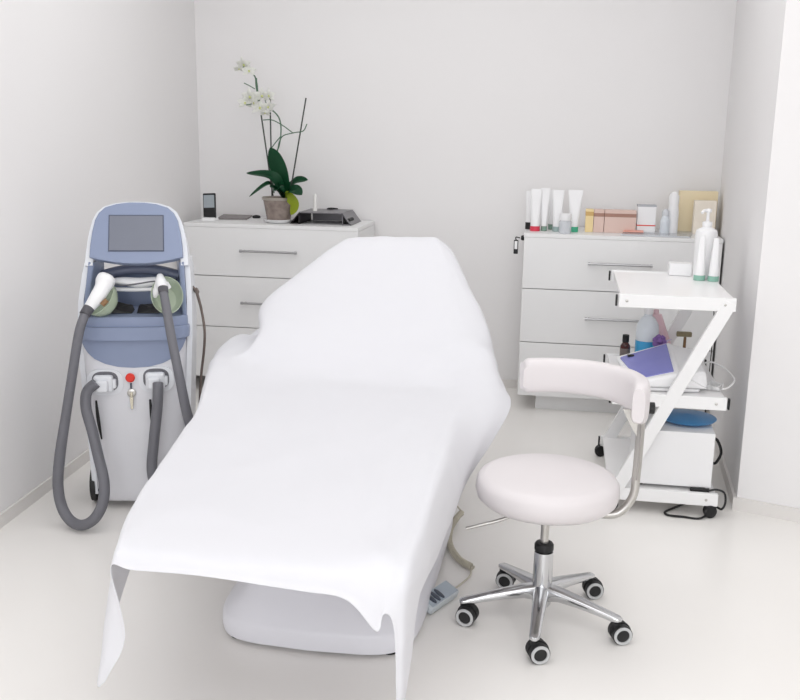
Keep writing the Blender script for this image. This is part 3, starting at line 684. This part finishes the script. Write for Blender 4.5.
# the sheet: control rows (LH LM LE LA L2 C R2 R3 R4 RE RM RH), from the foot hem to behind the head
rows = [
 [(-0.975,1.795,0.27),(-0.918,1.79,0.395),(-0.94,1.79,0.555),(-0.89,1.787,0.559),(-0.737,1.785,0.563),(-0.514,1.783,0.551),(-0.412,1.783,0.541),(-0.346,1.78,0.476),(-0.332,1.783,0.515),(-0.316,1.787,0.505),(-0.306,1.79,0.435),(-0.306,1.79,0.27)],
 [(-1.008,1.835,0.262),(-0.982,1.835,0.43),(-0.942,1.832,0.588),(-0.9,1.831,0.597),(-0.738,1.83,0.597),(-0.516,1.828,0.597),(-0.415,1.828,0.597),(-0.36,1.828,0.597),(-0.325,1.83,0.597),(-0.287,1.832,0.59),(-0.286,1.838,0.47),(-0.294,1.835,0.255)],
 [(-1.015,2.08,0.46),(-1.022,2.06,0.53),(-1.008,2.05,0.597),(-0.965,2.05,0.602),(-0.765,2.05,0.602),(-0.538,2.05,0.602),(-0.43,2.05,0.602),(-0.375,2.05,0.602),(-0.335,2.05,0.602),(-0.288,2.06,0.595),(-0.284,2.09,0.5),(-0.304,2.08,0.384)],
 [(-1.085,2.45,0.47),(-1.092,2.45,0.54),(-1.082,2.45,0.598),(-1.03,2.45,0.602),(-0.8,2.45,0.602),(-0.57,2.45,0.602),(-0.45,2.45,0.602),(-0.39,2.45,0.602),(-0.345,2.45,0.602),(-0.296,2.45,0.596),(-0.28,2.45,0.49),(-0.306,2.45,0.335)],
 [(-1.155,2.8,0.47),(-1.16,2.8,0.54),(-1.148,2.8,0.603),(-1.1,2.8,0.606),(-0.86,2.8,0.603),(-0.61,2.8,0.602),(-0.48,2.8,0.602),(-0.41,2.8,0.602),(-0.36,2.8,0.602),(-0.305,2.8,0.597),(-0.256,2.8,0.51),(-0.272,2.8,0.415)],
 [(-1.255,3.12,0.49),(-1.258,3.14,0.57),(-1.243,3.15,0.628),(-1.2,3.15,0.638),(-1.02,3.15,0.607),(-0.67,3.13,0.602),(-0.51,3.13,0.602),(-0.43,3.13,0.602),(-0.37,3.14,0.604),(-0.295,3.15,0.608),(-0.21,3.16,0.59),(-0.158,3.18,0.558)],
 [(-1.305,3.33,0.51),(-1.306,3.34,0.58),(-1.29,3.34,0.646),(-1.23,3.34,0.656),(-1.1,3.34,0.64),(-0.69,3.31,0.608),(-0.52,3.31,0.608),(-0.44,3.31,0.612),(-0.37,3.33,0.628),(-0.29,3.36,0.655),(-0.23,3.38,0.645),(-0.185,3.37,0.588)],
 [(-1.335,3.52,0.52),(-1.337,3.52,0.59),(-1.32,3.52,0.659),(-1.165,3.5,0.676),(-1.118,3.49,0.752),(-0.71,3.48,0.688),(-0.53,3.48,0.692),(-0.45,3.48,0.698),(-0.38,3.49,0.708),(-0.302,3.5,0.714),(-0.245,3.5,0.68),(-0.215,3.48,0.6)],
 [(-1.345,3.72,0.53),(-1.347,3.72,0.59),(-1.333,3.74,0.66),(-1.205,3.7,0.678),(-1.172,3.665,0.826),(-0.725,3.66,0.812),(-0.54,3.66,0.812),(-0.46,3.66,0.808),(-0.39,3.66,0.795),(-0.285,3.66,0.752),(-0.255,3.65,0.68),(-0.245,3.62,0.58)],
 [(-1.31,3.88,0.55),(-1.31,3.88,0.6),(-1.3,3.88,0.645),(-1.19,3.88,0.69),(-1.078,3.85,0.922),(-0.73,3.85,0.935),(-0.55,3.85,0.935),(-0.49,3.85,0.93),(-0.44,3.85,0.918),(-0.37,3.85,0.874),(-0.335,3.84,0.77),(-0.315,3.82,0.64)],
 [(-1.04,4.04,0.7),(-1.03,4.04,0.8),(-1,4.03,0.92),(-0.96,4.02,0.99),(-0.935,4,1.04),(-0.725,4,1.05),(-0.6,4,1.052),(-0.555,4,1.052),(-0.52,4,1.046),(-0.457,4,0.985),(-0.43,3.99,0.87),(-0.41,3.98,0.74)],
 [(-1,4.1,0.68),(-0.99,4.1,0.78),(-0.96,4.09,0.9),(-0.94,4.08,0.97),(-0.92,4.07,1.01),(-0.725,4.065,1.025),(-0.61,4.065,1.025),(-0.57,4.065,1.025),(-0.53,4.07,1.01),(-0.475,4.08,0.95),(-0.45,4.08,0.84),(-0.43,4.08,0.72)],
 [(-0.98,4.14,0.66),(-0.965,4.14,0.7),(-0.94,4.14,0.74),(-0.92,4.135,0.77),(-0.9,4.13,0.78),(-0.725,4.13,0.78),(-0.61,4.13,0.78),(-0.57,4.13,0.78),(-0.54,4.13,0.78),(-0.49,4.14,0.76),(-0.47,4.14,0.72),(-0.45,4.14,0.68)],
]
def grid_cr(rows, nu, nv):
    A = [cr([Vector(p) for p in r], nu) for r in rows]
    cols = [cr([A[j][i] for j in range(len(A))], nv) for i in range(len(A[0]))]
    return [[cols[i][j] for i in range(len(cols))] for j in range(len(cols[0]))]
G = grid_cr(rows, 7, 8)
nv, nu = len(G), len(G[0])
b = NB(); V = []
def wr(p):
    """soft creases in the cloth"""
    q = Vector((p.x*3.2, p.y*1.5, p.z*2.5))
    n1 = noise.noise(q*1.6)*.006
    r = 1-abs(noise.noise(Vector((p.x*4+p.y*1.3, p.y*2.6-p.x, 3.1+p.z*3)))*2.2)
    r2 = 1-abs(noise.noise(Vector((p.x*9-p.y*2.0, p.y*5+p.x*4, 8.7+p.z*7)))*2.4)
    return n1 + .005*max(0, r)**3 + .0025*max(0, r2)**3
for j in range(nv):
    row = []
    for i in range(nu):
        p = G[j][i]
        du = G[j][min(i+1,nu-1)]-G[j][max(i-1,0)]; dv = G[min(j+1,nv-1)][i]-G[max(j-1,0)][i]
        n = du.cross(dv); n.normalize()
        if i > 14 and i < 64 and n.z < 0: n = -n
        row.append(b.verts.new(p+n*wr(p)))
    V.append(row)
for A, B in zip(V, V[1:]):
    for i in range(nu-1): b.faces.new((A[i], A[i+1], B[i+1], B[i]))
sheet = obj('sheet', b, 'cloth', None, 0)
for p in sheet.data.polygons: p.use_smooth = True
md = sheet.modifiers.new('thickness', 'SOLIDIFY'); md.thickness = .0016; md.offset = 1
md = sheet.modifiers.new('smooth', 'SUBSURF'); md.levels = 1; md.render_levels = 1
tag(sheet, 'white disposable sheet draped over the treatment couch', 'sheet')

# hand control with coiled cord
hc = thing('hand_control', atz(438, 604, 0), 'grey hand control with three dark buttons and coiled cord on floor', 'remote control')
A0, A1 = atz(430,616.5,0), atz(457,598,0); ax = (A1-A0).normalized(); sd = Vector((-ax.y, ax.x, 0))
L = (A1-A0).length
T = Matrix((ax, sd, Vector((0,0,1)))).transposed().to_4x4(); T.translation = A0
T = T @ Matrix.Translation((0,0,.002)) @ Matrix.Rotation(math.radians(22), 4, 'X')
b = NB(); box(b, 0, L, 0, .062, 0, .030, .006, mtx=T); body = obj('body', b, 'remote', hc)
b = NB(); box(b, .006, L-.006, .005, .057, .0302, .032, .0006, mtx=T); obj('face_plate', b, 'remote_f', hc)
for k in range(3):
    b = NB(); lathe(b, [(.013,.0322),(.013,.035),(.010,.0365),(.001,.0365)], (0,0,0), 24, T @ Matrix.Translation((.030+.022*k, .031, 0)), sx=.62, sy=1.7); obj('button', b, 'button', hc)
def coil(P, R, r, turns):
    P = cr([Vector(p) for p in P], 40); n = len(P); pts = []; prev = None
    N = turns*12
    for i in range(N+1):
        f = i/N*(n-1); k = min(int(f), n-2); p = P[k].lerp(P[k+1], f-k); t = (P[k+1]-P[k]).normalized()
        if prev is None: prev = Vector((0,0,1)).cross(t).normalized()
        prev = (prev-t*prev.dot(t)).normalized(); w = t.cross(prev); a = i*2*PI/12
        pts.append(p+R*(math.cos(a)*prev+math.sin(a)*w))
    return pts
zc = .0135
path = [atz(462,512,.05), atz(456,519,.03), atz(450,530,zc), atz(450,545,zc), atz(459,559,zc), atz(472,567,zc)]
b = NB(); tube(b, coil(path, .0095, .0032, 40), .0032, 6, 0); obj('coiled_cord', b, 'cord', hc)
tip = T @ Vector((L, .031, .015))
b = NB(); tube(b, [tip-(T.to_3x3() @ Vector((.01,0,0))), tip+Vector((.012,.012,-.004)), atz(469,577,.008), atz(471,570,.012), atz(471,567,zc)], .003, 8); obj('lead', b, 'cord', hc)
ctop = atz(462,512,.05)
b = NB(); tube(b, [ctop, ctop+Vector((-.05,.04,.04)), ctop+Vector((-.12,.06,.14)), Vector((-.45,3.42,.40)), Vector((-.50,3.40,.45))], .003, 8); obj('supply_lead', b, 'cord', hc)

# ---------------------------------------------------------------- laser machine (built in its own frame, turned towards the room)
LR = math.radians(17)
lz = thing('laser_machine', (-1.635, 3.39, 0), 'white and blue laser machine on wheels with grey hoses by left wall', 'medical device', None, LR)
LM_ = wmat(lz)
def lw(x, y, z): return LM_ @ Vector((x, y, z))
def lobj(name, b, m, parent=None, smooth=40):
    b.transform(LM_); return obj(name, b, m, parent or lz, smooth)
b = NB(); secs = []
for z, hx, yf, yb in ((.030,.172,.012,.36),(.04,.178,.004,.37),(.08,.180,.000,.375),(.30,.187,-.002,.37),(.55,.199,0,.35),(.60,.203,.004,.34),(.70,.207,.010,.31)):
    secs.append(sup(0, (yf+yb)/2, hx, (yb-yf)/2, z, 7, 64, .018))
loft(b, secs); lobj('body', b, 'grey_pl', None, 50)
for s in (-1, 1):      # outer white side shells
    b = NB(); sh = []
    for z, hx, dy, ox in ((.05,.182,0,0),(.30,.190,0,0),(.55,.202,0,0),(.70,.209,0,.002),(.85,.204,.005,.010),(.95,.193,.010,.018),(1.0,.185,.02,.022)):
        sh.append([(ox+s*(hx+.012), .035+dy, z), (ox+s*(hx+.010), .30-.18*max(0,z-.5), z), (ox+s*(hx-.012), .30-.18*max(0,z-.5), z), (ox+s*(hx-.008), .035+dy, z)])
    loft(b, sh); lobj('side_shell', b, 'shell')
out = [(.206,.972),(.203,1.02),(.198,1.06),(.190,1.105),(.178,1.15),(.160,1.185),(.132,1.207),(.09,1.220),(.045,1.226),(0,1.227)]
out = out + [(-x, z) for x, z in out[-2::-1]]
inn = [(.176,.972),(.173,1.02),(.168,1.06),(.160,1.105),(.148,1.14),(.13,1.165),(.10,1.185),(.07,1.195),(.035,1.199),(0,1.20)]
inn = inn + [(-x, z) for x, z in inn[-2::-1]]
TH_ = Matrix.Translation((.024,.004,.990)) @ Matrix.Rotation(math.radians(-19), 4, 'X') @ Matrix.Diagonal((.945,1,.985,1)) @ Matrix.Translation((0,0,-.97))
b = NB(); ring_prism(b, out, inn, (.020, .11), TH_); lobj('hood_shell', b, 'shell')
# head panel with screen, leaning back a little
hp = [(.186,1.001),(.183,1.05),(.176,1.10),(.165,1.148),(.150,1.178),(.125,1.200),(.08,1.214),(.03,1.220)]
hp = hp + [(-x, z) for x, z in hp[::-1]]
low = [(-.15,.991),(-.10,.982),(-.05,.976),(0,.974),(.05,.976),(.10,.982),(.15,.991)]
b = NB(); prism(b, hp+low, (0, .045), TH_, .006); hd = lobj('head_panel', b, 'blue')
b = NB(); prism(b, [(-.111,1.023),(-.109,1.168),(.109,1.168),(.111,1.023)], (-.0025,.004), TH_); lobj('screen_frame', b, 'bezel', hd)
b = NB(); prism(b, [(-.107,1.027),(-.105,1.164),(.105,1.164),(.107,1.027)], (-.004,.0), TH_); lobj('screen', b, 'screen', hd)
# cavity: posts, back, handle
for s in (-1, 1):
    b = NB(); hexa(b, [(.004+s*.202,.020,.74),(.004+s*.186,.03,.74),(.004+s*.150,.215,.74),(.004+s*.20,.215,.74),(.022+s*.180,.022,1.0),(.022+s*.160,.03,.995),(.022+s*.140,.15,.995),(.022+s*.180,.15,1.0)], .005)
    lobj('side_post', b, 'blue')
b = NB(); box(b, -.175, .175, .225, .245, .72, .930, .004); lobj('back_panel', b, 'blue')
b = NB(); arc = [(.02+x, .125, .925+.032*(1-(x/.16)**2)) for x in (-.150,-.12,-.08,-.03,.03,.08,.12,.150)]
tube(b, arc, .021, 14, 6); lobj('handle_bar', b, 'blue_dk')
b = NB(); secs = []
for i in range(13):
    x = -.12+.265*i/12; w = .022*math.sin(PI*(i+.7)/13.4)+.003
    secs.append([(x+.012, .088+.02*math.cos(a), .912+.004*math.sin(i*.8)+w*.8*math.sin(a)) for a in [2*PI*k/14 for k in range(14)]])
loft(b, secs); rs = lobj('white_fold', b, 'white_pl')  # white folded paper below the handle, built as a fixed part
b = NB(); tube(b, [(-.09,.0685,.905),(-.03,.067,.901),(.03,.067,.909),(.08,.0675,.916),(.13,.069,.912)], .003, 6); lobj('grey_line', b, 'hose', rs)
b = NB(); tube(b, [(-.12,.095,.884),(0,.09,.880),(.14,.095,.884)], .008, 8); lobj('rail', b, 'white_pl', rs)
# blue ledge and apron
b = NB(); loft(b, [sup(0, .105, hx, .125, z, 7, 64, .02) for hx, z in ((.204,.702),(.213,.706),(.216,.742),(.212,.752))])
loft(b, [sup(0, .112, hx, .118, z, 7, 64, .02) for hx, z in ((.210,.7525),(.208,.785),(.203,.790))])
lobj('ledge', b, 'blue', None, 30)
b = NB(); apr = [(.202,.702),(.196,.682),(.180,.652),(.150,.624),(.11,.604),(.06,.592),(0,.588)]
apr = apr + [(-x, z) for x, z in apr[-2::-1]]
n0 = len(apr); bb = NB(); fr_, bk_ = [], []
def fy(x): return .008-.018*(1-(x/.205)**2)
for x, z in apr: fr_.append((x, z))
topx = [(-x, .698) for x, _ in [(.202,0)]]
# apron skin follows the bowed front
cols_ = []
for i in range(33):
    x = -.2+.4*i/32
    # lower outline by interpolation
    ax_ = abs(x); pts_ = sorted([(abs(p[0]), p[1]) for p in apr[:7]])
    zl = pts_[-1][1]
    for (xa, za), (xb, zb) in zip(pts_, pts_[1:]):
        if xa <= ax_ <= xb: zl = za+(zb-za)*(ax_-xa)/(xb-xa); break
    yb0 = fy(x)-.006 if abs(x) < .17 else fy(x)-.006+ (abs(x)-.17)*.35
    cols_.append([(x, yb0, zl), (x, yb0-.001, (zl+.7)/2), (x, yb0, .701), (x, yb0+.03, .701), (x, yb0+.03, zl)])
loft(bb, cols_); lobj('apron', bb, 'blue', None, 30)
# connectors
def connector(xc, zc, px, flip):
    b = NB(); loft(b, [[(xc+.068*math.copysign(abs(math.cos(a))**.7, math.cos(a)), y, zc+.052*math.copysign(abs(math.sin(a))**.7, math.sin(a))) for a in [2*PI*k/32 for k in range(32)]] for y in (-.020, -.004)])
    sk = lobj('socket', b, 'shell')
    b = NB(); loft(b, [[(xc+.050*math.copysign(abs(math.cos(a))**.7, math.cos(a)), y, zc+.004+.040*math.copysign(abs(math.sin(a))**.7, math.sin(a))) for a in [2*PI*k/32 for k in range(32)]] for y in (-.0215, -.0195)])
    lobj('recess', b, 'hose', sk)
    b = NB(); box(b, xc-.034+px, xc+.040+px, -.055, -.0205, zc-.034, zc+.034, .012, 3); box(b, xc-.024+px, xc+.024+px, -.070, -.05, zc-.030, zc+.020, .010, 3)
    box(b, xc+.03+px, xc+.05+px, -.045, -.021, zc-.02, zc+.016, .005); lobj('plug', b, 'shell', sk)
connector(-.112, .532, -.006, 1); connector(.083, .541, -.004, -1)
b = NB(); lathe(b, [(.022,0),(.022,.004),(.001,.004)], (-.015,-.019,.551), 24, Matrix.Rotation(PI/2, 4, 'X')); e = lobj('button_ring', b, 'shell')
b = NB(); lathe(b, [(.018,.0041),(.018,.012),(.014,.016),(.001,.016)], (-.015,-.019,.551), 24, Matrix.Rotation(PI/2, 4, 'X')); lobj('emergency_button', b, 'red', e)
b = NB(); lathe(b, [(.017,0),(.017,.006),(.012,.008),(.001,.008)], (-.013,-.019,.488), 20, Matrix.Rotation(PI/2, 4, 'X')); e = lobj('key_switch', b, 'chrome_dull')
b = NB(); hexa(b, [(-.017,-.034,.425),(-.009,-.034,.425),(-.009,-.0305,.425),(-.017,-.0305,.425),(-.020,-.034,.474),(-.006,-.034,.474),(-.006,-.0305,.474),(-.020,-.0305,.474)], .001)
box(b, -.019, -.007, -.034, -.0275, .474, .494, .003); lobj('key', b, 'brass', e)
b = NB(); box(b, -.0175, -.0105, -.0262, -.0185, .507, .528, .001); lobj('marker', b, 'button')
for xq in (-.150, .056):
    b = NB(); tube(b, [(xq,-.0225,.46),(xq+.004,-.0215,.38),(xq+.012,-.018,.30)], [.004,.007,.003], 8, 6); lobj('black_strip', b, 'black')  # thin black strip down the front panel beside each hose
b = NB(); lathe(b, [(.010,0),(.010,.003),(.001,.003)], (-.160,.012,.075), 14, Matrix.Rotation(PI/2, 4, 'X') @ Matrix.Rotation(-.4, 4, 'Y')); lobj('screw_hole', b, 'button')
for s in (-1, 1):
    b = NB(); lathe(b, [(.05,-.014),(.072,-.010),(.074,0),(.072,.010),(.05,.014)], (s*.196, .10, .0745), 32, Matrix.Rotation(PI/2, 4, 'Y')); lobj('wheel', b, 'rubber')
    b = NB(); lathe(b, [(.02,-.012),(.032,-.012),(.032,.012),(.02,.012)], (s*.15, .31, .0325), 24, Matrix.Rotation(PI/2, 4, 'Y')); lobj('wheel', b, 'rubber')
# holders and handpieces
def cup(c, tilt, yaw):
    T = Matrix.Translation(c) @ Matrix.Rotation(yaw, 4, 'Z') @ Matrix.Rotation(tilt, 4, 'X')
    b = NB(); lathe(b, [(.030,.0),(.045,.004),(.062,.030),(.070,.062),(.067,.062),(.058,.032),(.042,.008),(.030,.006)], (0,0,0), 32, T, sx=.88, sy=1.1)
    return lobj('holder_cup', b, 'greenpl')
cup((-.090, .045, .826), math.radians(52), math.radians(-38)); cup((.125, .060, .842), math.radians(62), math.radians(10))
LI = LM_.inverted()
Y1 = 3.36
hpA = [at(107.5,274.5,3.375), at(106.5,277,3.37), at(105,282,3.36), at(102.5,288,3.34), at(96.5,298,3.30), at(89,308,3.273)]
b = NB(); tube(b, hpA, [.022,.033,.036,.030,.027,.020], 22, 8); 
h1 = obj('handpiece', b, 'white_pl', lz, 60)
b = NB(); tube(b, [at(102,305,3.29), at(107,300,3.30)], .010, 10); obj('trigger', b, 'brown', h1)
hpB = [at(160,276,3.45), at(161,283,3.42), at(163,290,3.39)]
b = NB(); tube(b, hpB, [.013,.022,.020], 18, 8); tube(b, [at(158,282,3.42), at(156,292,3.415), at(155,297,3.42)], [.010,.013,.007], 10); tube(b, [at(166,283,3.43), at(169,288,3.44)], .010, 10)
h2 = obj('handpiece', b, 'white_pl', lz, 60)
b = NB(); tube(b, [at(163,287.5,3.388), at(163.5,293,3.375)], [.019,.019], 18); obj('ferrule', b, 'ferrule', h2)
b = NB(); tube(b, [at(89,308,3.273), at(84.5,315,3.25)], [.0215,.0205], 18); obj('ferrule', b, 'ferrule', h1)
# hoses
b = NB(); hr = .0205
tube(b, [at(85,314,3.252), at(79,333,3.225), at(73,370,3.20), at(66,415,3.19), at(60,455,3.17), at(58,485,3.16), at(62,507,3.15), at(71,521,3.13), at(83,525,3.115), at(95,518,3.12), at(103,502,3.14), at(104,482,3.17), at(98,455,3.21), at(92,430,3.23), at(86,408,3.25), at(87,392,3.265), at(96,383,3.28)], [.0175,.0178,.018,.0185]+[hr]*13, 16, 10)
obj('hose', b, 'hose', lz, 60)
b = NB()
tube(b, [at(163.5,292,3.378), at(166,306,3.34), at(171,335,3.30), at(178,370,3.27), at(185,405,3.27), at(192,440,3.29), at(186,480,3.31), at(172,495,3.31), at(158,490,3.31), at(152,470,3.31), at(154,440,3.32), at(157,410,3.33), at(158,392,3.335), at(158,383,3.35)], [.0165,.017,.0175,.018,.019]+[hr]*9, 16, 10)
obj('hose', b, 'hose', lz, 60)
b = NB()
for x0, s in ((-.055, 1), (.055, -1)):
    hexa(b, [(x0-.05,.05,.791),(x0+.05,.05,.791),(x0+.05,.12,.791),(x0-.05,.12,.791),(x0-.045+(-.0 if s>0 else .06),.06,.80+ (.055 if s>0 else .008)),(x0+.045-(.06 if s>0 else 0),.06,.80+(.008 if s>0 else .055)),(x0+.045,.11,.82),(x0-.045,.11,.82)], .006)
tag(obj('goggle_pouch', (b.transform(LM_), b)[1], 'black'), 'black folded goggle pouch lying between the laser handpieces', 'pouch')
b = NB(); tube(b, [lw(.222,.12,.885), lw(.238,.14,.86), at(196,290,3.57), at(201,308,3.64), at(204.5,330,3.66), at(204,350,3.68), at(201.5,372,3.70), at(200,396,3.70), at(200,420,3.74)], [.006,.009,.007,.0055,.0055,.0055,.0055,.0055,.0055], 10, 8); obj('power_cable', b, 'cable_gr', lz)

# ---------------------------------------------------------------- light
def area(name, loc, rot, sx, sy, power, col=(1,1,1)):
    l = bpy.data.lights.new(name, 'AREA'); l.shape = 'RECTANGLE'; l.size = sx; l.size_y = sy; l.energy = power; l.color = col
    o = bpy.data.objects.new(name, l); COL.objects.link(o); o.location = loc; o.rotation_euler = rot; return o
area('window_daylight', (.2, -2.2, 1.65), (PI/2, 0, 0), 3.4, 1.8, 64, (.985,.99,1))
area('ceiling_panel', (-.65, 3.6, 2.87), (0,0,0), 2.4, 2.2, 24, (1,1,1))
area('ceiling_panel', (0, .8, 2.87), (0,0,0), 2.6, 2.2, 24, (1,1,1))
w = bpy.data.worlds.new('World'); S.world = w; w.use_nodes = True
bg = w.node_tree.nodes['Background']; bg.inputs[0].default_value = (.9,.95,1,1); bg.inputs[1].default_value = 1.0

# ---------------------------------------------------------------- camera and view
cam = bpy.data.cameras.new('Camera'); co = bpy.data.objects.new('Camera', cam); COL.objects.link(co)
cam.sensor_fit = 'HORIZONTAL'; cam.sensor_width = 36; cam.lens = F*36/800; cam.clip_start = .05
co.matrix_world = Matrix.Translation(CAM) @ Matrix((RC, UC, -fwd)).transposed().to_4x4()
S.camera = co
S.view_settings.view_transform = 'Standard'; S.view_settings.look = 'None'
S.view_settings.gamma = 1; S.view_settings.use_curve_mapping = False
S.view_settings.exposure = -0.16
S.cycles.use_denoising = True
S.cycles.max_bounces = 10; S.cycles.diffuse_bounces = 6
